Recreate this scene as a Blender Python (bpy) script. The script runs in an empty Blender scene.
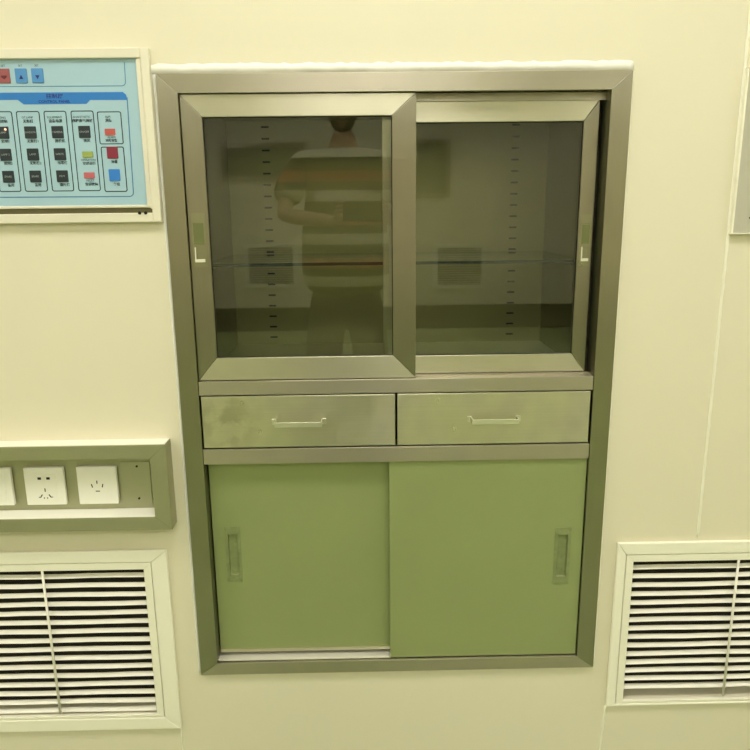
import bpy, bmesh, math, random
from mathutils import Vector, Matrix
random.seed(7)
S = bpy.context.scene
COL = S.collection
FZ = 0.27                      # floor lies this far below the cabinet's lower edge
# ------------------------------------------------------------------ camera
def cam_axes(p, y, r):
    fwd = Vector((-math.sin(y)*math.cos(p), math.cos(y)*math.cos(p), -math.sin(p)))
    rt = Vector((math.cos(y), math.sin(y), 0)); up = rt.cross(fwd)
    c, s = math.cos(r), math.sin(r)
    return c*rt + s*up, -s*rt + c*up, fwd
cd = bpy.data.cameras.new('camera'); cam = bpy.data.objects.new('camera', cd); COL.objects.link(cam)
RT, UP, FW = cam_axes(0.22785131, -0.0147351, -0.01115048)
m = Matrix((RT, UP, -FW)).transposed().to_4x4(); m.translation = (-0.06726, -1.45204, 1.0486+FZ)
cam.matrix_world = m
cd.sensor_width = 36; cd.lens = 36*700/750; cd.clip_start = 0.005
S.camera = cam
# ------------------------------------------------------------------ world, exposure
S.view_settings.view_transform = 'Standard'; S.view_settings.look = 'None'
S.view_settings.exposure = 0.0; S.view_settings.gamma = 1; S.view_settings.use_curve_mapping = False
w = bpy.data.worlds.new('world'); S.world = w; w.use_nodes = True
w.node_tree.nodes['Background'].inputs[0].default_value = (0.9, 0.95, 1, 1)
w.node_tree.nodes['Background'].inputs[1].default_value = 0.02
LAMP = 10.7                    # strength of every ceiling light panel
LAMP_COL = (1.0, 0.97, 0.90)
# ------------------------------------------------------------------ materials
def srgb(r, g, b):
    f = lambda c: (c/255/12.92 if c/255 <= .04045 else ((c/255+.055)/1.055)**2.4)
    return (f(r), f(g), f(b), 1)
def mat(name, col, rough=0.5, metal=0.0, spec=0.5, emit=None, estr=0, coat=0):
    M = bpy.data.materials.new(name); M.use_nodes = True
    b = M.node_tree.nodes['Principled BSDF']
    b.inputs['Base Color'].default_value = (*col[:3], 1); b.inputs['Roughness'].default_value = rough
    b.inputs['Metallic'].default_value = metal; b.inputs['Specular IOR Level'].default_value = spec
    b.inputs['Coat Weight'].default_value = coat
    if emit:
        b.inputs['Emission Color'].default_value = (*emit, 1); b.inputs['Emission Strength'].default_value = estr
    return M
def nodes(M):
    return M.node_tree.nodes, M.node_tree.links, M.node_tree.nodes['Principled BSDF']
def coords(n, l, scale):
    tc = n.new('ShaderNodeTexCoord'); mp = n.new('ShaderNodeMapping'); mp.inputs['Scale'].default_value = scale
    l.new(tc.outputs['Object'], mp.inputs['Vector']); return mp.outputs['Vector']
def noise(n, l, vec, scale, detail=3, rough=.5):
    t = n.new('ShaderNodeTexNoise'); t.inputs['Scale'].default_value = scale; t.inputs['Detail'].default_value = detail
    t.inputs['Roughness'].default_value = rough
    l.new(vec, t.inputs['Vector']); return t.outputs['Fac']
def ramp(n, l, fac, a, b, p0=.3, p1=.7):
    r = n.new('ShaderNodeMapRange'); r.inputs['From Min'].default_value = p0; r.inputs['From Max'].default_value = p1
    r.inputs['To Min'].default_value = a; r.inputs['To Max'].default_value = b
    l.new(fac, r.inputs['Value']); return r.outputs['Result']
def mixcol(n, l, fac, a, b):
    x = n.new('ShaderNodeMix'); x.data_type = 'RGBA'; l.new(fac, x.inputs['Factor'])
    x.inputs[6].default_value = (*a[:3], 1); x.inputs[7].default_value = (*b[:3], 1); return x.outputs[2]
def brushed(name, col, rough, grain='H', smudge=.06, worn=.12, aniso=.8):
    """stainless sheet with a fine brushed grain and fingermarks"""
    M = mat(name, col, rough, 1.0); n, l, b = nodes(M)
    g = {'H': (3, 40, 420), 'V': (420, 40, 3)}[grain]
    gr = noise(n, l, coords(n, l, g), 1.0, 3, .6)
    sm = noise(n, l, coords(n, l, (9, 9, 7)), 1.0, 2, .5)
    l.new(ramp(n, l, sm, rough-smudge, rough+smudge, .15, .85), b.inputs['Roughness'])
    ad = n.new('ShaderNodeMath'); ad.operation = 'MULTIPLY_ADD'; l.new(gr, ad.inputs[0]); ad.inputs[1].default_value = .35; l.new(ramp(n, l, sm, -.17, .83, .2, .85), ad.inputs[2])
    ad.use_clamp = True
    l.new(mixcol(n, l, ad.outputs[0], col, [c*(1-worn) for c in col[:3]]), b.inputs['Base Color'])
    # the grain scatters light across itself: upright for sheet brushed along, sideways for sheet brushed upright
    b.inputs['Anisotropic'].default_value = aniso
    tg = n.new('ShaderNodeCombineXYZ'); 
    for i_, v_ in enumerate({'H': (.02, .05, 1), 'V': (1, .05, .02)}[grain]): tg.inputs[i_].default_value = v_
    l.new(tg.outputs[0], b.inputs['Tangent'])
    return M
def painted(name, col, rough=.45, var=.04, scale=1.2):
    M = mat(name, col, rough); n, l, b = nodes(M)
    f = noise(n, l, coords(n, l, (1, 1, 1)), scale, 4)
    l.new(mixcol(n, l, ramp(n, l, f, 0, 1), col, [c*(1-var) for c in col[:3]]), b.inputs['Base Color'])
    f2 = noise(n, l, coords(n, l, (1, 1, 1)), 60, 2)
    bp = n.new('ShaderNodeBump'); bp.inputs['Strength'].default_value = .04; bp.inputs['Distance'].default_value = .001
    l.new(f2, bp.inputs['Height']); l.new(bp.outputs[0], b.inputs['Normal'])
    return M
def pane(name, tint, refl=1.0):
    """clear sheet glass: fresnel mirror over a tinted see-through sheet, the same from both sides"""
    M = bpy.data.materials.new(name); M.use_nodes = True; n = M.node_tree.nodes; l = M.node_tree.links; n.clear()
    out = n.new('ShaderNodeOutputMaterial'); mx = n.new('ShaderNodeMixShader'); t = n.new('ShaderNodeBsdfTransparent')
    g = n.new('ShaderNodeBsdfGlossy'); g.inputs['Roughness'].default_value = 0.004; g.inputs['Color'].default_value = (refl, refl, refl, 1)
    t.inputs['Color'].default_value = (*tint, 1)
    geo = n.new('ShaderNodeNewGeometry'); mr = n.new('ShaderNodeMapRange')
    mr.inputs['To Min'].default_value = 1.55; mr.inputs['To Max'].default_value = 1/1.55
    l.new(geo.outputs['Backfacing'], mr.inputs['Value'])
    fr = n.new('ShaderNodeFresnel'); l.new(mr.outputs['Result'], fr.inputs['IOR'])
    l.new(fr.outputs[0], mx.inputs[0]); l.new(t.outputs[0], mx.inputs[1]); l.new(g.outputs[0], mx.inputs[2])
    l.new(mx.outputs[0], out.inputs['Surface']); return M

WALL = painted('cream_wall_paint', (0.785, 0.735, 0.555), .42, .03, .9)
PFRAME = painted('pale_panel_frame', (0.80, 0.755, 0.60), .3, .08, 6)
CREAM = painted('cream_coated_metal', (0.93, 0.90, 0.745), .38, .03, 3)
SLAT = painted('pale_slat_coating', (0.86, 0.83, 0.72), .4, .03, 5)
SEAL = painted('white_sealant', (0.88, 0.87, 0.80), .45, .05, 20)
SEAM = painted('pale_seam_sealant', (0.93, 0.90, 0.74), .4, .03, 12)
ST = (0.50, 0.46, 0.36)
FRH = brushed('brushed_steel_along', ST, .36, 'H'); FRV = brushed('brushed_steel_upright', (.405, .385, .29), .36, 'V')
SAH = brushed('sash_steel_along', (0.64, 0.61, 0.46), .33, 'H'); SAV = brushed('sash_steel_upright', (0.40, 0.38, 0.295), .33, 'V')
DRW = brushed('drawer_steel', (0.74, 0.71, 0.53), .32, 'H', .12, .34)
DOOR = painted('film_covered_steel', (0.335, 0.385, 0.165), .42, .06, 5); DOOR.node_tree.nodes['Principled BSDF'].inputs['Metallic'].default_value = .3
PULL = brushed('pull_steel', (0.42, 0.42, 0.30), .30, 'V', .08)
PALELIP = mat('bright_lip', (.88, .86, .72), .3, .4); FILM = mat('greenish_film', srgb(122, 128, 84), .35, .5)
PULLF = painted('film_covered_pull', (0.33, 0.37, 0.18), .3, .22, 60); PULLF.node_tree.nodes['Principled BSDF'].inputs['Metallic'].default_value = .45
INT = brushed('inner_shaded_steel', (0.12, 0.11, 0.06), .30, 'H', .0, .0)  # same steel as the back, darkened for the dim interior the sides mirror
INTB = brushed('back_lit_steel', (0.30, 0.285, 0.165), .42, 'V', .0, .0)  # the same steel toned lighter, so the back reads better lit
INTF = brushed('inner_floor_lit_steel', (0.52, 0.50, 0.38), .30, 'H', .0, .0)  # paler base carries the reflection off the cabinet floor
TRAY = brushed('trunking_steel', (0.44, 0.44, 0.29), .38, 'H', .06)
TRAYL = mat('trunking_lit_white', (0.90, 0.88, 0.76), .4)  # ceiling light on the upward trunking faces, put into the colour
DRWS = brushed('fingermarked_drawer_steel', (0.74, 0.71, 0.53), .32, 'H', .12, .34)
n, l, bs = nodes(DRWS)             # greasy fingermarks rubbed over the left end of the drawer front
src = bs.inputs['Base Color'].links[0].from_socket
tc = n.new('ShaderNodeTexCoord'); ds = n.new('ShaderNodeVectorMath'); ds.operation = 'DISTANCE'
l.new(tc.outputs['Object'], ds.inputs[0]); ds.inputs[1].default_value = (-.155, 0, .062)
fall = ramp(n, l, ds.outputs['Value'], 1, 0, .02, .085)
sp_ = noise(n, l, coords(n, l, (26, 26, 30)), 1.0, 3)
ml = n.new('ShaderNodeMath'); ml.operation = 'MULTIPLY'; l.new(fall, ml.inputs[0]); l.new(ramp(n, l, sp_, 0, .55, .42, .58), ml.inputs[1])
mx_ = n.new('ShaderNodeMix'); mx_.data_type = 'RGBA'; l.new(ml.outputs[0], mx_.inputs['Factor']); l.new(src, mx_.inputs[6]); mx_.inputs[7].default_value = (.34, .33, .20, 1)
l.new(mx_.outputs[2], bs.inputs['Base Color'])
HAND = brushed('handle_steel', (0.85, 0.83, 0.70), .30, 'H')
BLACK = mat('black_gap', (0.008, 0.008, 0.006), .8)
FILTER = painted('dark_duct', (0.018, 0.013, 0.008), .9, .3, 30)
GLASS = pane('sheet_glass', (0.955, 0.975, 0.94)); SHELF = pane('shelf_glass', (0.93, 0.965, 0.93))
GEDGE = mat('green_glass_edge', (0.010, 0.018, 0.008), .5, spec=.1)
PLASTIC = mat('ivory_plastic', (0.92, 0.905, 0.80), .3)
CYAN = painted('pale_cyan_membrane', srgb(166, 200, 214), .32, .06, 9)
BLUE = mat('blue_print', srgb(32, 118, 196), .35); DBLUE = mat('dark_blue_print', srgb(60, 118, 168), .35)
INK = mat('black_print', srgb(6, 30, 40), .4); NAVY = mat('navy_print', srgb(8, 34, 110), .4)
BTN = mat('black_button', srgb(26, 40, 48), .4); BTNB = mat('blue_button', srgb(44, 122, 205), .35)
BTNR = mat('red_button', srgb(132, 36, 58), .35); BTNB2 = mat('steel_blue_button', srgb(75, 140, 200), .35)
BTNR2 = mat('brown_red_button', srgb(150, 78, 82), .35)
LRED = mat('red_lamp', srgb(190, 86, 80), .3); LRED2 = mat('pink_lamp', srgb(188, 98, 106), .3); LGRN = mat('green_lamp', srgb(150, 166, 84), .3)
WPRINT = mat('grey_print', srgb(150, 160, 158), .4)
GREYP = painted('grey_aluminium', (0.50, 0.48, 0.38), .42, .04, 3)
SCREW = mat('screw_steel', (0.75, 0.73, 0.65), .2, 1.0)
LIT = mat('lit_diffuser', (0.9, 0.9, 0.9), .5, emit=LAMP_COL, estr=LAMP)
WHITEM = mat('white_fitting', (0.8, 0.8, 0.78), .4)
LED = mat('lit_red_spot', (1, .5, .4), .4, emit=(1, .45, .3), estr=1.5)
CEIL = painted('ceiling_paint', (0.82, 0.80, 0.70), .6, .03, 1)
SKIRT = mat('dark_green_skirting', (0.030, 0.040, 0.022), .4)
FLOOR = painted('green_vinyl_floor', (0.29, 0.36, 0.155), .28, .10, 2.5)

# ------------------------------------------------------------------ helpers
def tag(o, label=None, cat=None, group=None, kind=None):
    if label: o['label'] = label
    if cat: o['category'] = cat
    if group: o['group'] = group
    if kind: o['kind'] = kind
    return o
def thing(name, loc, label, cat, group=None):
    o = bpy.data.objects.new(name, None); o.empty_display_size = .05; o.location = loc; COL.objects.link(o)
    return tag(o, label, cat, group)
def wpos(o):
    p = Vector((0, 0, 0))
    while o: p += o.location; o = o.parent
    return p
def obj(name, bm, mats, parent=None, bevel=0, smooth=False, origin=None, label=None):
    """links bm, drawn in room coordinates, as one mesh object under parent"""
    if not isinstance(mats, (list, tuple)): mats = [mats]
    off = Vector(origin) if origin is not None else Vector((0, 0, 0))
    base = wpos(parent) if parent else Vector((0, 0, 0))
    bmesh.ops.recalc_face_normals(bm, faces=bm.faces)
    bm.transform(Matrix.Translation(-(off if origin is not None else base)))
    me = bpy.data.meshes.new(name); bm.to_mesh(me); bm.free()
    for q in mats: me.materials.append(q)
    for f in me.polygons: f.use_smooth = smooth
    o = bpy.data.objects.new(name, me); COL.objects.link(o)
    if parent: o.parent = parent
    if origin is not None: o.location = off - base
    if bevel:
        b = o.modifiers.new('bevel', 'BEVEL'); b.width = bevel; b.segments = 2; b.limit_method = 'ANGLE'; b.angle_limit = .6
    if label: o['label'] = label
    return o
def BM(): return bmesh.new()
def box(bm, x0, x1, y0, y1, z0, z1, mi=0):
    vs = [bm.verts.new((x, y, z)) for z in (z0, z1) for x, y in ((x0, y0), (x1, y0), (x1, y1), (x0, y1))]
    for f in ((3, 2, 1, 0), (4, 5, 6, 7), (0, 1, 5, 4), (1, 2, 6, 5), (2, 3, 7, 6), (3, 0, 4, 7)):
        bm.faces.new([vs[i] for i in f]).material_index = mi
    return bm
def prism(bm, pts, y0, y1, mi=0):
    """outline in x,z pushed from y0 to y1"""
    a = [bm.verts.new((x, y0, z)) for x, z in pts]; b = [bm.verts.new((x, y1, z)) for x, z in pts]; n = len(pts)
    fs = [bm.faces.new(a), bm.faces.new(b[::-1])] + [bm.faces.new((a[i], b[i], b[(i+1) % n], a[(i+1) % n])) for i in range(n)]
    for f in fs: f.material_index = mi
def mitred(bm, o, i, y0, y1, gap=.0003):
    """four mitred members between outer and inner rectangles (x0,x1,z0,z1); along = slot 0, upright = slot 1"""
    X0, X1, Z0, Z1 = o; a0, a1, c0, c1 = i; g = gap
    prism(bm, [(X0+g, Z1), (X1-g, Z1), (a1-g, c1), (a0+g, c1)], y0, y1, 0)
    prism(bm, [(X0+g, Z0), (a0+g, c0), (a1-g, c0), (X1-g, Z0)], y0, y1, 0)
    prism(bm, [(X0, Z0+g), (X0, Z1-g), (a0, c1-g), (a0, c0+g)], y0, y1, 1)
    prism(bm, [(X1, Z1-g), (X1, Z0+g), (a1, c0+g), (a1, c1-g)], y0, y1, 1)
def tube(bm, p0, p1, r, n=12, mi=0, r1=None):
    p0 = Vector(p0); p1 = Vector(p1); d = p1-p0; r1 = r if r1 is None else r1
    res = bmesh.ops.create_cone(bm, cap_ends=True, segments=n, radius1=r, radius2=r1, depth=d.length)
    q = Vector((0, 0, 1)).rotation_difference(d.normalized()).to_matrix().to_4x4()
    bmesh.ops.transform(bm, matrix=Matrix.Translation((p0+p1)/2) @ q, verts=res['verts'])
    for v in res['verts']:
        for f in v.link_faces: f.material_index = mi
def rrect(x0, x1, z0, z1, r, n=5):
    P = []
    for cx, cz, a in ((x1-r, z1-r, 0), (x0+r, z1-r, 90), (x0+r, z0+r, 180), (x1-r, z0+r, 270)):
        for k in range(n+1):
            t = math.radians(a+90*k/n); P.append((cx+r*math.cos(t), cz+r*math.sin(t)))
    return P
def outline(bm, pts, wd, y0, y1, closed=True):
    """thin raised printed line following the points"""
    n = len(pts)
    for k in range(n if closed else n-1):
        a = Vector(pts[k]); b = Vector(pts[(k+1) % n]); d = (b-a)
        if d.length < 1e-6: continue
        d.normalize(); s = Vector((-d.y, d.x))*wd/2; e = d*wd*.3
        prism(bm, [tuple(a-e+s), tuple(b+e+s), tuple(b+e-s), tuple(a-e-s)], y0, y1)
def text_into(bm, s, x, z, size, y, wide=1.0, bold=.0):
    c = bpy.data.curves.new('t', 'FONT'); c.body = s; c.size = size; c.align_x = 'CENTER'; c.align_y = 'CENTER'
    c.extrude = .00008; c.offset = bold; c.resolution_u = 2
    o = bpy.data.objects.new('t', c); COL.objects.link(o)
    dg = bpy.context.evaluated_depsgraph_get(); me = bpy.data.meshes.new_from_object(o.evaluated_get(dg))
    k = len(bm.verts); bm.from_mesh(me); bm.verts.ensure_lookup_table()
    vs = bm.verts[k:]
    bmesh.ops.transform(bm, matrix=Matrix.Translation((x, y, z)) @ Matrix.Rotation(math.pi/2, 4, 'X') @ Matrix.Scale(wide, 4, (1, 0, 0)), verts=vs)
    bpy.data.objects.remove(o); bpy.data.curves.remove(c); bpy.data.meshes.remove(me)
def struct(name, bm, mats, bevel=0, smooth=False):
    return tag(obj(name, bm, mats, None, bevel, smooth), kind='structure')
def holed(bm, X, Z, holes, y, depth, mi=0):
    """wall face at y with rectangular holes whose reveals run back by depth"""
    xs = sorted({X[0], X[1], *[h[0] for h in holes], *[h[1] for h in holes]}); zs = sorted({Z[0], Z[1], *[h[2] for h in holes], *[h[3] for h in holes]})
    V = {}
    def v(x, yy, z):
        k = (round(x, 6), round(yy, 6), round(z, 6))
        if k not in V: V[k] = bm.verts.new((x, yy, z))
        return V[k]
    def solid(i, j):
        if i < 0 or j < 0 or i >= len(xs)-1 or j >= len(zs)-1: return False
        cx = (xs[i]+xs[i+1])/2; cz = (zs[j]+zs[j+1])/2
        return not any(h[0] < cx < h[1] and h[2] < cz < h[3] for h in holes)
    yb = y+depth
    for i in range(len(xs)-1):
        for j in range(len(zs)-1):
            if not solid(i, j): continue
            a, b, c, d = xs[i], xs[i+1], zs[j], zs[j+1]
            bm.faces.new((v(a, y, c), v(b, y, c), v(b, y, d), v(a, y, d))); bm.faces.new((v(a, yb, c), v(a, yb, d), v(b, yb, d), v(b, yb, c)))
            if not solid(i-1, j): bm.faces.new((v(a, y, c), v(a, y, d), v(a, yb, d), v(a, yb, c)))
            if not solid(i+1, j): bm.faces.new((v(b, y, d), v(b, y, c), v(b, yb, c), v(b, yb, d)))
            if not solid(i, j-1): bm.faces.new((v(b, y, c), v(a, y, c), v(a, yb, c), v(b, yb, c)))
            if not solid(i, j+1): bm.faces.new((v(a, y, d), v(b, y, d), v(b, yb, d), v(a, yb, d)))
F = FZ
# ------------------------------------------------------------------ the room
RX0, RX1, RY, CZ = -3.3, 3.3, -6.55, 2.75
bm = BM()
VENTS = [(-1.028, -0.572, F-.105, F+.272), (0.538, 1.022, F-.095, F+.268)]
holed(bm, (RX0, RX1), (0, CZ), [(-.43, .43, F+.01, F+1.29), *VENTS, (-1.60, -.515, F+.395, F+.565)], 0, .14)
struct('wall_back', bm, WALL)
bm = BM(); box(bm, RX0-.1, RX1+.1, RY-.1, .6, -.1, 0); struct('floor', bm, FLOOR)
bm = BM(); box(bm, RX0-.1, RX1+.1, RY-.1, .6, CZ, CZ+.1); struct('ceiling', bm, CEIL)
bm = BM(); box(bm, RX0-.1, RX0, RY-.1, .14, 0, CZ); struct('wall_left', bm, WALL)
bm = BM(); box(bm, RX1, RX1+.1, RY-.1, .14, 0, CZ); struct('wall_right', bm, WALL)
OV = [(-1.36, -0.86, .54, .95), (.78, 1.28, .50, .92)]
bm = BM(); box(bm, RX0, RX1, RY-.1, RY, 0, CZ); struct('wall_front', bm, WALL)
bm = BM(); box(bm, RX0, RX1, RY, RY+.012, 0, .27); struct('baseboard_front', bm, SKIRT, .003)
# observation windows seen mirrored in the cabinet glass
def window(name, x0, x1, z0, z1):
    b = BM(); mitred(b, (x0-.05, x1+.05, z0-.05, z1+.05), (x0, x1, z0, z1), RY+.001, RY+.03)
    o = struct(name, b, [FRH, FRV], .002)
    b = BM(); box(b, x0, x1, RY+.004, RY+.012, z0, z1); obj('window_pane', b, mat('night_glass', (.22, .24, .17), .12), o)
window('window_1', .56, .86, 1.52, 2.05); window('window_2', -1.55, -.75, 1.72, 2.02)
# seams between the wall sheets and the sealant round the cabinet
def bead(name, pts, wd, d, m, seed=0, wob=.0006):
    rnd = random.Random(seed); b = BM(); a = Vector(pts[0]); c = Vector(pts[1]); n = max(2, int((c-a).length/.012))
    dr = (c-a).normalized(); s = Vector((-dr.y, dr.x)); rows = []
    for k in range(n+1):
        p = a.lerp(c, k/n); w1 = wd/2+rnd.uniform(-wob, wob); w2 = wd/2+rnd.uniform(-wob, wob)
        L = p+s*w1; R_ = p-s*w2
        rows.append([b.verts.new((L.x, 0.0, L.y)), b.verts.new((p.x+s.x*w1*.5, -d, p.y+s.y*w1*.5)), b.verts.new((p.x-s.x*w2*.5, -d, p.y-s.y*w2*.5)), b.verts.new((R_.x, 0.0, R_.y))])
    for r1, r2 in zip(rows, rows[1:]):
        for q in range(3): b.faces.new((r1[q], r1[q+1], r2[q+1], r2[q]))
    b.faces.new(rows[0]); b.faces.new(rows[-1])
    return struct(name, b, m, smooth=True)
bead('trim_1', ((.682, CZ), (.682, F+.325)), .0065, .003, SEAM, 1)
bead('trim_2', ((.500, F-.112), (.492, 0)), .005, .0022, SEAM, 2)
bead('trim_3', ((-.520, F-.150), (-.522, 0)), .003, .0010, SEAM, 3)
bead('trim_4', ((-.492, F+1.3215), (.462, F+1.3215)), .019, .006, SEAL, 4, .0018)
bead('trim_5', ((-.4645, F+1.312), (-.4645, F)), .007, .004, SEAL, 5, .001)
bead('trim_6', ((.4635, F+1.312), (.4635, F)), .004, .002, SEAM, 6, .0006)

# ------------------------------------------------------------------ ceiling lights
k = 0
WHERE = ['near the left wall', 'in the middle', 'near the right wall']
for r, yy in enumerate((-.95, -3.1, -5.2)):
    for c, xx in enumerate((-2.1, 0.0, 2.1)):
        t = thing('ceiling_light', (xx, yy, CZ), 'long white ceiling light panel %s, %s row from the cabinet wall' % (WHERE[c], ['first', 'second', 'third'][r]), 'ceiling light', 'ceiling light panels')
        b = BM(); mitred(b, (xx-.62, xx+.62, yy-.32, yy+.32), (xx-.58, xx+.58, yy-.28, yy+.28), 0, .03)
        for v in b.verts: v.co = Vector((v.co.x, v.co.z, CZ-v.co.y))
        obj('frame', b, [WHITEM, WHITEM], t)
        b = BM(); box(b, xx-.58, xx+.58, yy-.28, yy+.28, CZ-.02, CZ-.004); obj('diffuser', b, LIT, t)

# ------------------------------------------------------------------ the built-in cabinet
cab = thing('instrument_cabinet', (0, 0, F), 'tall brushed steel wall cabinet with glass sliding doors, two drawers and solid green doors', 'cabinet')
YF = -.010                                            # front face of the frame
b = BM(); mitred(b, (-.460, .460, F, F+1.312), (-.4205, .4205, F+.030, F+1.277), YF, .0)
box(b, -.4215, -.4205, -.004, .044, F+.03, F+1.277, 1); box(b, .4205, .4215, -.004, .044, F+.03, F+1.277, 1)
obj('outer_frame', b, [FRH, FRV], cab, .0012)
b = BM(); box(b, -.4200, .4200, -.0085, .044, F+.674, F+.7045); obj('upper_rail', b, FRH, cab, .001)
b = BM(); box(b, -.4200, .4200, -.0085, .044, F+.519, F+.5535); obj('lower_rail', b, FRH, cab, .001)
for ya, yb, za, zb in ((.0172, .0188, .7045, .708), (.0172, .0188, 1.262, 1.277), (.0375, .040, .030, .034)):
    b = BM(); box(b, -.4195, .4195, ya, yb, F+za, F+zb); obj('sliding_track', b, FRH, cab)
b = BM(); box(b, -.4200, .4200, -.004, .044, F+.0275, F+.0300); obj('sill', b, mat('pale_sill', (.80, .77, .66), .25, .3), cab, label='bright bottom track strip')
def pull(parent, x0, x1, z0, z1, yf, pz0, pz1, mt, nm='recessed_pull', lab=None):
    """pull plate with a sunken pocket"""
    b = BM(); px0, px1 = x0+(x1-x0)*.2, x1-(x1-x0)*.2
    mitred(b, (x0, x1, z0, z1), (px0, px1, pz0, pz1), yf-.0012, yf-.0001)
    d = .0085 if mt is PULL else .0050
    vs = [b.verts.new(p) for p in ((px0, yf-.0014, pz0), (px1, yf-.0014, pz0), (px1, yf-.0014, pz1), (px0, yf-.0014, pz1))]
    vi = [b.verts.new(p) for p in ((px0+.001, yf+d, pz0+.002), (px1-.001, yf+d, pz0+.002), (px1-.001, yf+d, pz1-.003), (px0+.001, yf+d, pz1-.003))]
    for i in range(4): b.faces.new((vs[i], vs[(i+1) % 4], vi[(i+1) % 4], vi[i]))
    b.faces.new(vi)
    if mt is PULL: prism(b, [(px0-.0012, pz0-.0018), (px1+.0012, pz0-.0018), (px1+.0012, pz0), (px0-.0012, pz0)], yf-.0030, yf-.0008)   # rolled lip
    return obj(nm, b, [mt, mt], parent, .0004, label=lab)
def slab_with_pocket(b, X, Z, y0, y1, pk):
    """sheet door with a hole for its pull"""
    holed(b, X, Z, [pk], y0, y1-y0)
def glass_door(x0, x1, gx0, gx1, gz0, gz1, z0, z1, y0, y1, pl):
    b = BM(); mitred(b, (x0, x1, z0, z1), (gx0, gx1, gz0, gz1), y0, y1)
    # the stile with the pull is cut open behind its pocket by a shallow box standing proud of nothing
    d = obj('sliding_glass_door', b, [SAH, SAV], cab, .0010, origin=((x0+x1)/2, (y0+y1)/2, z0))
    ym = (y0+y1)/2
    b = BM(); box(b, gx0-.004, gx1+.004, ym-.0025, ym+.0025, gz0-.004, gz1+.004); obj('glass_pane', b, GLASS, d)
    b = BM(); mitred(b, (gx0-.0002, gx1+.0002, gz0-.0002, gz1+.0002), (gx0+.0014, gx1-.0014, gz0+.0014, gz1-.0014), ym-.0034, ym-.0026); obj('glazing_seal', b, [BLACK, BLACK], d)
    px0, px1, pz0, pz1 = pl
    b = BM(); box(b, px0, px1, y0-.0008, y0-.0001, pz0, pz1, 0)
    box(b, px0+.0035, px1-.0035, y0-.0011, y0-.0008, pz0+.046, pz1-.020, 2)
    qx0, qx1, qz0, qz1 = px0+.004, px1-.004, pz0+.010, pz0+.040
    box(b, qx0, qx1, y0-.0036, y0-.0007, qz0, qz0+.006, 1)            # bright rolled lip of the pocket
    box(b, qx0, qx0+.0022, y0-.0024, y0-.0007, qz0+.005, qz1, 1)
    box(b, qx1-.0015, qx1, y0-.0014, y0-.0007, qz0+.005, qz1, 0)
    obj('recessed_pull', b, [PULL, PALELIP, FILM], d, .0003, label='small steel pull plate with a bright lower lip')
    return d
dl = glass_door(-.4190, .0405, -.378, -.007, F+.7540, F+1.2340, F+.7062, F+1.2755, -.0030, .0150, (-.4130, -.3850, F+.944, F+1.052))
dl['label'] = 'left glass door, in front, overlapping the right one'
dr = glass_door(-.0260, .4090, .0200, .3790, F+.7480, F+1.2230, F+.7085, F+1.2640, .0210, .0370, (.3830, .4060, F+.935, F+1.040))
dr['label'] = 'right glass door, set further back'
def drawer(x0, x1, dm):
    z0, z1 = F+.5565, F+.6715
    b = BM(); box(b, x0, x1, -.0075, .010, z0, z1)
    box(b, x0+.012, x1-.012, .010, .36, z0+.008, z1-.02)
    d = obj('drawer', b, dm, cab, .0014, origin=((x0+x1)/2, 0, z0))
    cx = (x0+x1)/2; zc = F+.6135; b = BM()
    box(b, cx-.050, cx+.050, -.0335, -.0315, zc-.0055, zc+.0055)
    for s in (-1, 1): box(b, min(cx+s*.050, cx+s*.0482), max(cx+s*.050, cx+s*.0482), -.0325, -.0076, zc-.0055, zc+.0055)
    for s in (-1, 1): box(b, cx+s*.0535-.0045, cx+s*.0535+.0045, -.0088, -.0076, zc-.0065, zc+.0065)
    obj('handle', b, HAND, d, .0009)
    return d
drawer(-.4170, -.0035, DRWS)['label'] = 'left drawer, smudged with fingermarks'
drawer(.0010, .4165, DRW)['label'] = 'right drawer'
# lower sliding doors
pk = (-.3845, -.3625, F+.240, F+.340)
b = BM(); slab_with_pocket(b, (-.4175, .010), (F+.0385, F+.5185), .0205, .0350, pk)
d = obj('sliding_door', b, DOOR, cab, .0008, origin=(-.2, .03, F+.0385), label='left solid door, set back, showing the track below it')
pull(d, -.3910, -.3560, F+.2220, F+.3590, .0205, pk[2], pk[3], PULLF, lab='film-covered pull plate')
b = BM(); box(b, -.4175, .010, .0190, .0204, F+.0395, F+.0475); obj('bottom_strip', b, SAH, d, label='pinkish bright lower edge strip')
pk = (.3625, .3865, F+.232, F+.336)
b = BM(); slab_with_pocket(b, (-.0170, .4190), (F+.0315, F+.5180), -.0020, .0130, pk)
d = obj('sliding_door', b, DOOR, cab, .0008, origin=(.2, 0, F+.0315), label='right solid door, in front')
pull(d, .3560, .3930, F+.2140, F+.3540, -.0020, pk[2], pk[3], PULLF, lab='film-covered pull plate')
# inside
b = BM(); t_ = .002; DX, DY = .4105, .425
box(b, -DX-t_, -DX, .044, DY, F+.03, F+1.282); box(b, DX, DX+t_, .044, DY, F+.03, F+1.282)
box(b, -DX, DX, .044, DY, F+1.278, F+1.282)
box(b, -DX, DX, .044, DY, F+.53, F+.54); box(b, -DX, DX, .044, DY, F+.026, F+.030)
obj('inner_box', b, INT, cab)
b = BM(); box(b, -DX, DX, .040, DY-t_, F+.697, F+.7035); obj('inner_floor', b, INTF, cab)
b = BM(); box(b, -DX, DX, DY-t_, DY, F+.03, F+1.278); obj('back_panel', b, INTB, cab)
for xs in (-.312, .327):
    for k in range(20):
        z = F+1.263-k*.0284; b = BM()
        prism(b, rrect(xs-.0100, xs+.0100, z-.0023, z+.0023, .0021, 3), DY-t_-.0008, DY-t_-.0001)
        obj('bracket_slot', b, BLACK, cab)
b = BM(); box(b, -.408, .408, .060, .418, F+.9395, F+.9460)
for f in b.faces:
    if abs(f.normal.z) < .5: f.material_index = 1
bm_n = b; bm_n.normal_update()
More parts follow.
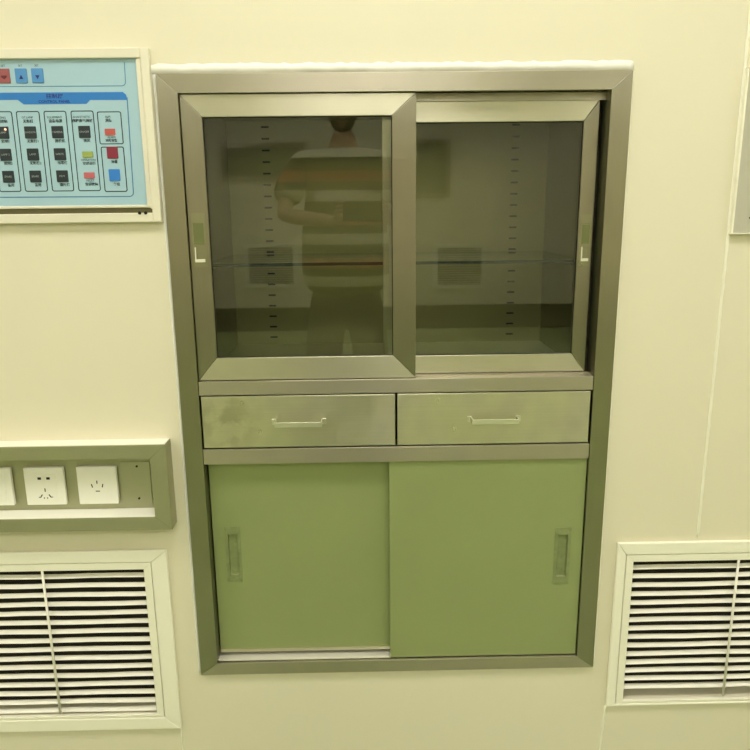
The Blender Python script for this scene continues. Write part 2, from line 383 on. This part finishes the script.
for f in b.faces: f.material_index = 1 if abs(f.normal.z) < .5 else 0
obj('glass_shelf', b, [SHELF, GEDGE], cab, label='clear glass shelf with a dark green front edge')
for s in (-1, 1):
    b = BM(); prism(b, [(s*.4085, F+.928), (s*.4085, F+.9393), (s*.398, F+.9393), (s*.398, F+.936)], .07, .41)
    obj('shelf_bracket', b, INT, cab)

# ------------------------------------------------------------------ louvred wall vents
def vent(x0, x1, z0, z1, n, label, y=0.0, face=-1, bars=1, ow=(.055, .047, .040), name='louvred_vent'):
    """(x0..x1, z0..z1) = opening; ow = side, top, bottom widths of the flange"""
    t = thing(name, ((x0+x1)/2, y, z0-ow[2]), label, 'air vent', None)
    Y = lambda a: y + face*(-a)         # a > 0 goes into the wall
    ys = lambda a, c: (min(Y(a), Y(c)), max(Y(a), Y(c)))
    iw = .017
    b = BM(); mitred(b, (x0-ow[0], x1+ow[0], z0-ow[2], z1+ow[1]), (x0-iw-.0015, x1+iw+.0015, z0-.008, z1+iw+.0012), *ys(-.009, -.0005), .0)
    obj('outer_flange', b, [CREAM, CREAM], t, .0022)
    b = BM(); mitred(b, (x0-iw, x1+iw, z0-.0065, z1+iw), (x0, x1, z0, z1), *ys(-.0075, .0), .0); obj('inner_frame', b, [CREAM, CREAM], t, .0012)
    b = BM(); mitred(b, (x0-.004, x1+.004, z0-.004, z1+.004), (x0, x1, z0, z1), *ys(.001, .012), 0) if face > 0 else None
    b.free()
    p = (z1-z0-.005)/16; b = BM(); rnd = random.Random(int(abs(x0)*1000)); d = .0125; m = 14
    for k in range(n):
        zt = z1-.0135-k*p; rows = []
        for q in range(m+1):
            x = x0+.0008+(x1-x0-.0016)*q/m; wv = rnd.uniform(-.0003, .0003)+.0006*math.sin(q*.7+k)
            prof = [(.0085, zt-.0022), (.0045, zt-.0045), (.0, zt-.0075), (-.0010, zt-.0084), (-.0005, zt-.0092), (.0008, zt-.0085), (.0055, zt-.0055), (.0090, zt-.0032)]
            rows.append([b.verts.new((x, Y(a), z+wv)) for a, z in prof])
        for r1, r2 in zip(rows, rows[1:]):
            for q in range(len(r1)): b.faces.new((r1[q], r1[(q+1) % len(r1)], r2[(q+1) % len(r1)], r2[q]))
        b.faces.new(rows[0]); b.faces.new(rows[-1][::-1])
    obj('louvre_slats', b, SLAT, t)
    b = BM()
    for q in range(bars):
        xc = x0+(x1-x0)*(q+1)/(bars+1); tube(b, (xc, Y(-.0045), z0+.006), (xc, Y(-.0045), z1+.001), .0028, 10)
    obj('support_bar', b, SLAT, t, smooth=True)
    if face < 0:
        b = BM(); box(b, x0-.003, x1+.003, .055, .060, z0-.003, z1+.003)
        for (a, c, e, g) in ((x0-.003, x0-.0005, z0, z1), (x1+.0005, x1+.003, z0, z1), (x0, x1, z0-.003, z0-.0005), (x0, x1, z1+.0005, z1+.003)): box(b, a, c, .002, .055, e, g)
    else:
        b = BM(); box(b, x0, x1, y-.0140, y-.0130, z0, z1)
    obj('dark_duct', b, FILTER, t)
    return t
v1 = vent(*VENTS[0], 16, 'cream louvred air vent low on the wall left of the cabinet, below the socket trunking')
v2 = vent(*VENTS[1], 15, 'cream louvred air vent low on the wall right of the cabinet', ow=(.040, .048, .014))
for (a, c, e, g), wh in zip(OV, ('left', 'right')):
    vent(a, c, e, g, 16, 'louvred air vent mirrored faintly in the %s glass door' % wh, y=RY+.0145, face=1, bars=1)

# ------------------------------------------------------------------ socket trunking
tr = thing('socket_trunking', (-1.0, 0, F+.383), 'dull steel wall trunking box carrying the switch plates, left of the cabinet', 'wall trunking')
X0, X1, Z0, Z1 = -1.58, -.490, F+.383, F+.577
b = BM(); mitred(b, (X0, X1, Z0, Z1), (X0+.035, -.525, F+.4135, F+.547), -.040, -.037, 0)
box(b, X0, X1, -.0372, -.0005, Z1-.0015, Z1, 0); box(b, X0, X1, -.0372, -.0005, Z0, Z0+.0015, 0)
box(b, X1-.0015, X1, -.0372, -.0005, Z0, Z1, 1); box(b, X0, X0+.0015, -.0372, -.0005, Z0, Z1, 1)
box(b, X0+.035, -.525, -.0372, .009, F+.547, F+.5485, 0); box(b, -.525, -.5235, -.0372, .009, F+.4135, F+.547, 1)
obj('surround', b, [TRAY, TRAY], tr, .0008)
b = BM(); box(b, X0+.036, -.5252, .008, .0095, F+.4135, F+.547); obj('mounting_plate', b, TRAY, tr)
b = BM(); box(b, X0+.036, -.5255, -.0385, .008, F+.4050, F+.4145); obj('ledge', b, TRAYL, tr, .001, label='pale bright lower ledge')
b = BM(); box(b, X0+.003, -.4925, -.0385, -.001, Z1-.0001, Z1+.0012); obj('lit_top_sheet', b, TRAYL, tr, label='top face with its light painted in')  # thin pale sheet standing for ceiling light on the steel top
b = BM(); box(b, -.6060, -.5420, .0060, .0078, F+.4230, F+.5240); obj('blank_plate', b, TRAY, tr, .0006, label='blank steel plate beside the sockets')
for x, z, m_ in ((-.570, .513, BLACK), (-.571, .438, BLACK), (-.538, .516, SCREW), (-.538, .437, SCREW)):
    b = BM(); tube(b, (x, .0062, F+z), (x, .0042, F+z), .0024, 12); obj('screw', b, m_, tr, smooth=False)
def slot(t, x, z, wx, wz, rot=0, y=-.0045):
    b = BM()
    c, s = math.cos(rot), math.sin(rot)
    prism(b, [(x+c*a-s*e, z+s*a+c*e) for a, e in ((-wx/2, -wz/2), (wx/2, -wz/2), (wx/2, wz/2), (-wx/2, wz/2))], y, y+.002)
    obj('pin_hole', b, BLACK, t)
def plate(xc, holes, label):
    zc = F+.4725; t = thing('socket_plate' if holes else 'switch_plate', (xc, 0.008, zc-.0435), label, 'wall socket' if holes else 'switch plate')
    b = BM(); prism(b, rrect(xc-.0432, xc+.0432, zc-.0435, zc+.0435, .0025, 3), -.0020, .0078); obj('cover', b, PLASTIC, t, .0018)
    b = BM()
    if holes == 5:
        prism(b, rrect(xc-.026, xc+.026, zc-.031, zc+.031, .004), -.0027, -.0019)
        obj('socket_face', b, PLASTIC, t, .0006)
        for s in (-1, 1): slot(t, xc+s*.0095, zc+.019, .0075, .0055, y=-.0031)
        slot(t, xc, zc-.008, .0022, .008, y=-.0031)
        for s in (-1, 1): slot(t, xc+s*.0095, zc-.022, .0022, .0085, s*.6, y=-.0031)
        for s in (-1, 1): slot(t, xc+s*.0035, zc-.0265, .002, .003, 0, y=-.0031)
        for s in (-1, 1): slot(t, xc+s*.014, zc-.0245, .003, .0016, 0, y=-.0031)
    elif holes == 4:
        prism(b, rrect(xc-.028, xc+.028, zc-.031, zc+.031, .004), -.0027, -.0019)
        obj('socket_face', b, PLASTIC, t, .0006)
        slot(t, xc, zc+.0085, .0022, .007, y=-.0031); slot(t, xc, zc-.0125, .009, .0018, y=-.0031)
        slot(t, xc-.0115, zc, .0022, .008, .25, y=-.0031); slot(t, xc+.0115, zc, .0022, .008, -.25, y=-.0031)
    else:
        prism(b, rrect(xc-.030, xc+.030, zc-.032, zc+.032, .003), -.0032, -.0019); obj('rocker', b, PLASTIC, t, .0008)
plate(-.8860, 0, 'ivory wall plate at the left edge of the photo, cut off by the frame')
plate(-.7715, 5, 'ivory five-hole socket plate, the middle one in the steel trunking')
plate(-.6570, 4, 'ivory socket plate with one round group of slots, next to the blank steel end')

# ------------------------------------------------------------------ control panel
cp = thing('control_panel', (-.90, 0, F+1.035), 'pale blue control panel with black buttons in a cream frame, left of the cabinet', 'control panel')
PX0, PX1 = -1.33, -.4955
b = BM()
prism(b, [(PX1, F+1.066), (PX1+.010, F+1.060), (PX1+.010, F+1.345), (PX1, F+1.338)], -.012, -.0)
box(b, PX1+.010, -.4690, -.0145, 0, F+1.035, F+1.358)
box(b, PX0-.022, PX0, -.0145, 0, F+1.035, F+1.358)
box(b, PX0, PX1+.010, -.0145, 0, F+1.340, F+1.358)
box(b, PX0, PX1+.010, -.0145, 0, F+1.035, F+1.0535)
box(b, PX0, PX1+.010, -.0110, 0, F+1.0635, F+1.0690)
obj('frame', b, PFRAME, cp, .0016)
b = BM(); box(b, PX0, PX1+.010, -.0035, 0, F+1.0535, F+1.0635); obj('groove', b, mat('olive_groove', (.16, .14, .06), .5), cp)
for x in (-.5105, -.4985):
    b = BM(); tube(b, (x, -.0146, F+1.0530), (x, -.0165, F+1.0530), .0032, 12); obj('screw', b, BLACK, cp)
b = BM(); box(b, PX0, PX1, -.0075, 0, F+1.069, F+1.340); obj('membrane', b, CYAN, cp)
y0, y1 = -.0078, -.0074
b = BM()
prism(b, [(PX0+.02, F+1.2835), (-.528, F+1.2815), (-.5225, F+1.2765), (-.5205, F+1.2670), (-.5925, F+1.2675), (-.6000, F+1.2605), (-.7200, F+1.2605), (-.7310, F+1.2690), (PX0+.02, F+1.2690)], y0-.0001, y1)
obj('header_band', b, BLUE, cp)
b = BM()
P = [(-.521, F+1.271), (-.5245, F+1.094)] + [(-.5325+.008*math.cos(a), F+1.094-.0075*math.sin(a)) for a in (0.5, 1.0, 1.57)] + [(PX0+.02, F+1.0895)]
outline(b, P, .0018, y0, y1, False)
P = [(-.5205, F+1.334), (-.5215, F+1.300)] + [(-.5290+.0075*math.cos(a), F+1.300-.0075*math.sin(a)) for a in (.5, 1.0, 1.57)] + [(PX0+.02, F+1.294)]
outline(b, P, .0013, y0, y1, False)
obj('border_lines', b, DBLUE, cp)
CX = (-.7665, -.7135, -.6610, -.6090, -.5585); RZ = (F+1.2090, F+1.1680, F+1.1265)
b = BM()
for c in (0, 1, 2, 3): outline(b, rrect((-.787, -.7365, -.6835, -.6315)[c], (-.7455, -.693, -.6415, -.589)[c], F+1.0985, F+1.2475, .0035, 3), .0017, y0, y1)
outline(b, rrect(-.5810, -.5360, F+1.1865, F+1.2455, .003, 3), .0017, y0, y1)
outline(b, rrect(-.5800, -.5365, F+1.0965, F+1.1805, .003, 3), .0017, y0, y1)
obj('box_lines', b, INK, cp)
def button(x, z, m_, wd=.0225, ht=.0225, lab=None, nm='push_button'):
    b = BM(); prism(b, rrect(x-wd/2, x+wd/2, z-ht/2, z+ht/2, .0015, 3), -.0092, -.0074)
    return obj(nm, b, m_, cp, .0005, origin=(x, -.0075, z), label=lab)
for c in range(4):
    for r in range(3):
        if c == 3 and r: continue
        button(CX[c], RZ[r], BTN)
b = BM(); tube(b, (CX[0]+.006, -.0093, RZ[0]+.006), (CX[0]+.006, -.0100, RZ[0]+.006), .0022, 12); obj('indicator_light', b, LED, cp, label='small glowing red spot')
button(CX[4], RZ[1]+.002, BTNR, .0215, .0225, 'red button'); button(CX[4], RZ[2]+.001, BTNB, .0215, .0225, 'blue button')
button(CX[3]+.002, RZ[1]-.001, LGRN, .021, .0115, 'yellow-green lamp window', 'indicator_lamp'); button(CX[3]+.001, RZ[2]+.001, LRED2, .021, .0115, 'pink-red lamp window', 'indicator_lamp')
button(CX[4]-.001, RZ[0]-.0005, LRED, .020, .0120, 'orange-red lamp window', 'indicator_lamp')
for x, m_, lb in ((-.7510, BTNR2, 'dull red arrow button'), (-.7185, BTNB2, 'blue up-arrow button'), (-.6875, BTNB2, 'blue down-arrow button')):
    button(x, F+1.3120, m_, .0225, .0260, lb)
b = BM(); ya, yb = -.0097, -.0091
prism(b, [(-.7225, F+1.3060), (-.7145, F+1.3060), (-.7185, F+1.3135)], ya, yb)
obj('arrow_print', b, NAVY, cp); b = BM()
prism(b, [(-.6915, F+1.3125), (-.6835, F+1.3125), (-.6875, F+1.3055)], ya, yb)
obj('arrow_print', b, NAVY, cp)
b = BM(); prism(b, [(-.7560, F+1.3125), (-.7460, F+1.3125), (-.7460, F+1.3095), (-.7510, F+1.3055), (-.7560, F+1.3095)], ya, yb)
obj('arrow_print', b, mat('dark_red_print', srgb(96, 16, 24), .4), cp, label='dark red mark')
b = BM(); yt = -.0079
text_into(b, '控制屏', -.6595, F+1.2745, .0088, yt, 1.25, .0002); text_into(b, 'CONTROL PANEL', -.6610, F+1.2650, .0066, yt, 1.15, .0002)
obj('header_lettering', b, NAVY, cp)
b = BM()
HE = ('LIGHTING', 'OT.LAMP', 'EQUIPMENT', 'ANAESTHETIC', 'ALM'); HC = ('照明控制', '无影灯', '设备电源', '麻醉废气排放', '消防')
for c in range(5):
    text_into(b, HE[c], CX[c]-(.003 if c < 4 else .003), F+1.2365, .0056, yt, .95); text_into(b, HC[c], CX[c]-.002, F+1.2295, .0066, yt, 1.0, .0001)
LB = (('照明1', '照明2', '备用'), ('无影灯1', '无影灯2', '备用'), ('摄像机', '书写灯', '观片灯'))
for c in range(3):
    for r in range(3): text_into(b, LB[c][r], CX[c]+.003, RZ[r]-.0165, .0066, yt, 1.0, .0001)
text_into(b, '排风', CX[3]+.003, RZ[0]-.0165, .0066, yt, 1, .0001)
text_into(b, 'OPERATION', CX[3]+.002, RZ[1]-.0115, .0052, yt); text_into(b, '空调运行', CX[3]+.003, RZ[1]-.0180, .0064, yt, 1, .0001)
text_into(b, 'FAULT', CX[3]+.002, RZ[2]-.0090, .0052, yt); text_into(b, '空调故障', CX[3]+.004, RZ[2]-.0160, .0064, yt, 1, .0001)
text_into(b, 'ALARM', CX[4]+.001, RZ[0]-.0105, .0050, yt); text_into(b, '消防报警', CX[4], RZ[0]-.0165, .0058, yt, 1, .0001)
text_into(b, '消音', CX[4]+.002, RZ[1]-.0155, .0064, yt, 1, .0001); text_into(b, '复位', CX[4]+.003, RZ[2]-.0165, .0064, yt, 1, .0001)
for x in (-.7510, -.7185, -.6875): text_into(b, 'SET', x, F+1.3300, .0052, yt)
obj('printed_lettering', b, INK, cp)
yw = -.0095
for c, r, s in ((0, 0, 'LAMP'), (0, 1, 'LAMP 2'), (0, 2, 'SPARE'), (1, 0, 'SHADOW'), (1, 1, 'LAMP'), (1, 2, 'SPARE'), (2, 0, 'CAMERA'), (2, 1, 'WRITE'), (2, 2, 'FILM'), (3, 0, 'ON/OFF')):
    b = BM(); text_into(b, s, CX[c], RZ[r], .0052, yw); obj('button_lettering', b, WPRINT, cp)

for ch in cp.children:                       # the printed sheet sits a touch right and low in its frame
    if ch.name.split('.')[0] not in ('frame', 'groove', 'membrane', 'screw'): ch.location += Vector((.0027, 0, -.0012))

# ------------------------------------------------------------------ grey panel cut off by the right edge
gp = thing('wall_panel', (.9, 0, F+1.0), 'flat grey metal wall panel cut off by the right edge of the photo', 'wall panel')
b = BM(); box(b, .686, 1.12, -.010, -.0005, F+1.001, F+1.312); obj('face_plate', b, GREYP, gp, .0010)
b = BM(); mitred(b, (.6815, 1.1245, F+.9975, F+1.3155), (.6858, 1.1202, F+1.0006, F+1.3124), -.0125, -.0005); obj('edge_trim', b, [SEAM, SEAM], gp, .0010, label='pale raised edge')
b = BM(); prism(b, rrect(.716, .745, F+1.0285, F+1.0315, .0014, 3), -.0112, -.0100); obj('latch_slot', b, BLACK, gp)

# ------------------------------------------------------------------ the photographer, mirrored in the glass
def skinned(name, chains, mats, parent, sub=2, matfn=None):
    """chains: lists of (point, radius_x, radius_y); a chain may start on an existing point to branch"""
    me = bpy.data.meshes.new(name); pts = []; rad = []; ed = []; roots = []
    def find(p):
        for i, q in enumerate(pts):
            if (Vector(p)-Vector(q)).length < 1e-5: return i
        return None
    base = wpos(parent)
    for ch in chains:
        prev = None
        for k, (p, rx, ry) in enumerate(ch):
            i = find(p)
            if i is None:
                pts.append(tuple(p)); rad.append((rx, ry)); i = len(pts)-1
                if k == 0: roots.append(i)
            if prev is not None: ed.append((prev, i))
            prev = i
    me.from_pydata([tuple(Vector(p)-base) for p in pts], ed, [])
    o = bpy.data.objects.new(name, me); COL.objects.link(o); o.parent = parent
    sk = o.modifiers.new('skin', 'SKIN'); sk.use_smooth_shade = True; sk.branch_smoothing = .6
    for i, v in enumerate(me.skin_vertices[0].data): v.radius = rad[i]; v.use_root = i in roots
    s = o.modifiers.new('sub', 'SUBSURF'); s.levels = s.render_levels = sub
    for q in mats: me.materials.append(q)
    return o
PXc, PY = -.150, -1.86
pers = thing('person', (PXc, PY, 0), 'person in a striped red and white shirt holding a phone, mirrored in the glass', 'person')
SKIN = mat('skin', (0.50, 0.30, 0.20), .5); HAIR = mat('black_hair', (0.012, 0.010, 0.009), .45); TROU = mat('dark_trousers', (0.018, 0.016, 0.014), .8); SHOE = mat('dark_shoes', (0.02, 0.02, 0.02), .5)
SHIRT = mat('striped_shirt', (.5, .5, .5), .8); n, l, bs = nodes(SHIRT)
tc = n.new('ShaderNodeTexCoord'); sp = n.new('ShaderNodeSeparateXYZ'); l.new(tc.outputs['Object'], sp.inputs[0])
mm = n.new('ShaderNodeMath'); mm.operation = 'MULTIPLY_ADD'; mm.inputs[1].default_value = 1/.19; mm.inputs[2].default_value = -.24; l.new(sp.outputs['Z'], mm.inputs[0])
fr = n.new('ShaderNodeMath'); fr.operation = 'FRACT'; l.new(mm.outputs[0], fr.inputs[0])
cr = n.new('ShaderNodeValToRGB'); cr.color_ramp.interpolation = 'CONSTANT'
E_ = cr.color_ramp.elements; E_[0].position = 0; E_[0].color = (.66, .64, .48, 1); E_[1].position = .22; E_[1].color = (.035, .04, .022, 1)
for p_, c_ in ((.42, (.40, .11, .05, 1)), (.66, (.035, .04, .022, 1)), (.97, (.66, .64, .48, 1))):
    e = E_.new(p_); e.color = c_
l.new(fr.outputs[0], cr.inputs[0]); l.new(cr.outputs[0], bs.inputs['Base Color'])
V3 = lambda x, y, z: (PXc+x, PY+y, z*1.035)
pelvis, waist, chest, nk, hd = V3(0, 0, .98), V3(0, .01, 1.12), V3(0, 0, 1.38), V3(0, .0, 1.565), V3(0, .03, 1.64)
body = [[(pelvis, .13, .10), (waist, .12, .09), (chest, .14, .10), (V3(0, -.005, 1.50), .08, .07), (nk, .055, .055), (hd, .052, .055)]]
hands = {}
for s in (-1, 1):
    sh = V3(s*.19, 0, 1.50); el = V3(s*.275, .13, 1.265); wr = (-.067+s*.105, -1.545, 1.285)
    hands[s] = wr
    body.append([(V3(0, -.005, 1.50), .08, .07), (sh, .048, .048), (V3(s*.235, .07, 1.385), .042, .042), (el, .036, .036), (tuple(Vector(el).lerp(Vector(wr), .4)), .036, .034), (wr, .024, .020)])
    body.append([(pelvis, .13, .10), (V3(s*.095, 0, .90), .085, .085), (V3(s*.105, .02, .52), .055, .06), (V3(s*.11, -.02, .30), .045, .055), (V3(s*.115, -.02, .09), .035, .040)])
    # palm and fingers closed round the sides of the phone
    pc = (wr[0]-s*.006, wr[1]+.028, wr[2]+.045)
    body.append([(wr, .024, .020), (pc, .030, .016)])
    for q in range(4):
        zz = wr[2]+.020+q*.019; ln = (.85, 1.0, 1.05, .95)[q]
        a = (pc[0]+s*.004, pc[1]+.004, zz); bb = (pc[0]+s*.004, pc[1]+.022*ln, zz+.002); c2 = (pc[0]-s*.010, pc[1]+.036*ln, zz+.003); dd = (pc[0]-s*.026*ln, pc[1]+.036*ln, zz+.003)
        body.append([(a, .009, .009), (bb, .0085, .0085), (c2, .008, .008), (dd, .007, .007)])
    body.append([((pc[0], pc[1]-.006, wr[2]+.02), .011, .011), ((pc[0]-s*.018, pc[1]-.016, wr[2]+.045), .010, .010), ((pc[0]-s*.034, pc[1]-.010, wr[2]+.062), .009, .009)])
skinned('body', body, [SKIN], pers, 2)
# head with a face
b = BM(); bmesh.ops.create_uvsphere(b, u_segments=40, v_segments=28, radius=1)
hc = Vector(V3(0, .035, 1.725))
def gs(p, c, r): return math.exp(-((p-Vector(c)).length/r)**2)
for v in b.verts:
    p = v.co.copy(); x, y, z = p.x*.076, p.y*.096, p.z*.118
    if z < 0: x *= 1-.28*(-z/.118)**1.3; y *= 1-.12*(-z/.118)
    if y > 0: y *= .93
    q = Vector((x, y, z))
    y += .024*gs(q, (0, .090, -.016), .016)+.012*gs(q, (0, .090, .006), .013)        # nose
    y += .006*gs(q, (0, .085, -.055), .018)+.008*gs(q, (0, .075, -.098), .022)       # lips, chin
    for s in (-1, 1):
        y -= .008*gs(q, (s*.030, .082, .008), .015); x += s*.020*gs(q, (s*.074, -.002, -.006), .020)
    v.co = hc+Vector((x, y, z))
obj('head', b, SKIN, pers, smooth=True)
EYE = mat('eye', (.25, .22, .2), .2)
for s in (-1, 1):
    b = BM(); r = bmesh.ops.create_uvsphere(b, u_segments=12, v_segments=8, radius=.0115)
    bmesh.ops.translate(b, vec=hc+Vector((s*.030, .073, .008)), verts=r['verts']); obj('eye', b, EYE, pers, smooth=True)
b = BM(); r = bmesh.ops.create_uvsphere(b, u_segments=12, v_segments=8, radius=1)
for v in b.verts: v.co = hc+Vector((v.co.x*.022, .083+v.co.y*.006, -.054+v.co.z*.006))
obj('mouth', b, mat('lips', (.38, .14, .11), .5), pers, smooth=True)
b = BM(); bmesh.ops.create_uvsphere(b, u_segments=40, v_segments=28, radius=1)
for v in b.verts:
    p = v.co; lim = .045 if p.y > .35 else -.35
    x, y, z = p.x*.083, p.y*.101-.004, p.z*.124
    if p.z < (.42 if p.y > .2 else (-.25 if p.y < -.1 else .15)): x *= .86; y *= .84
    v.co = hc+Vector((x, y+.0015*math.sin(p.x*40), z+.004))
obj('hair', b, HAIR, pers, smooth=True)
shirt = [[(V3(0, 0, .88), .225, .145), (V3(0, .01, 1.05), .222, .140), (V3(0, .012, 1.20), .220, .135), (V3(0, 0, 1.38), .220, .130), (V3(0, -.005, 1.500), .13, .092), (V3(0, -.005, 1.552), .072, .072)]]
for s in (-1, 1):
    shirt.append([(V3(0, -.005, 1.500), .13, .092), (V3(s*.190, 0, 1.492), .088, .082), (V3(s*.240, .07, 1.385), .080, .074), (V3(s*.262, .105, 1.315), .078, .072)])
skinned('shirt', shirt, [SHIRT], pers, 2)
tro = [[(V3(0, 0, 1.06), .175, .112), (V3(0, 0, .90), .195, .125)]]
for s in (-1, 1):
    tro.append([(V3(0, 0, .90), .195, .125), (V3(s*.10, 0, .80), .105, .11), (V3(s*.125, .02, .50), .080, .085), (V3(s*.135, -.01, .10), .066, .072)])
skinned('trousers', tro, [TROU], pers, 2)
for s in (-1, 1):
    skinned('shoe', [[(V3(s*.125, -.06, .045), .040, .042), (V3(s*.13, .03, .048), .044, .044), (V3(s*.14, .14, .034), .044, .030), (V3(s*.142, .19, .028), .034, .022)]], [SHOE], pers, 2)
# phone just behind the camera point
ph = thing('phone', (-.067, -1.4625, 1.3186), 'dark phone held level in both hands by the person mirrored in the glass', 'phone')
def place(bm_):
    R3 = Matrix((RT, -FW, UP)).transposed().to_4x4()      # local x = right, -y = forward, z = up
    R3.translation = cam.matrix_world.translation - FW*.0085
    bm_.transform(R3)
b = BM(); box(b, -.080, .080, 0, .0065, -.038, .038); place(b); obj('case', b, mat('phone_back', (.02, .02, .022), .2), ph, .003)
b = BM(); box(b, -.074, .074, .0066, .0070, -.034, .034); place(b); obj('screen', b, mat('phone_screen', (.2, .2, .15), .2, emit=(.8, .78, .5), estr=.5), ph)
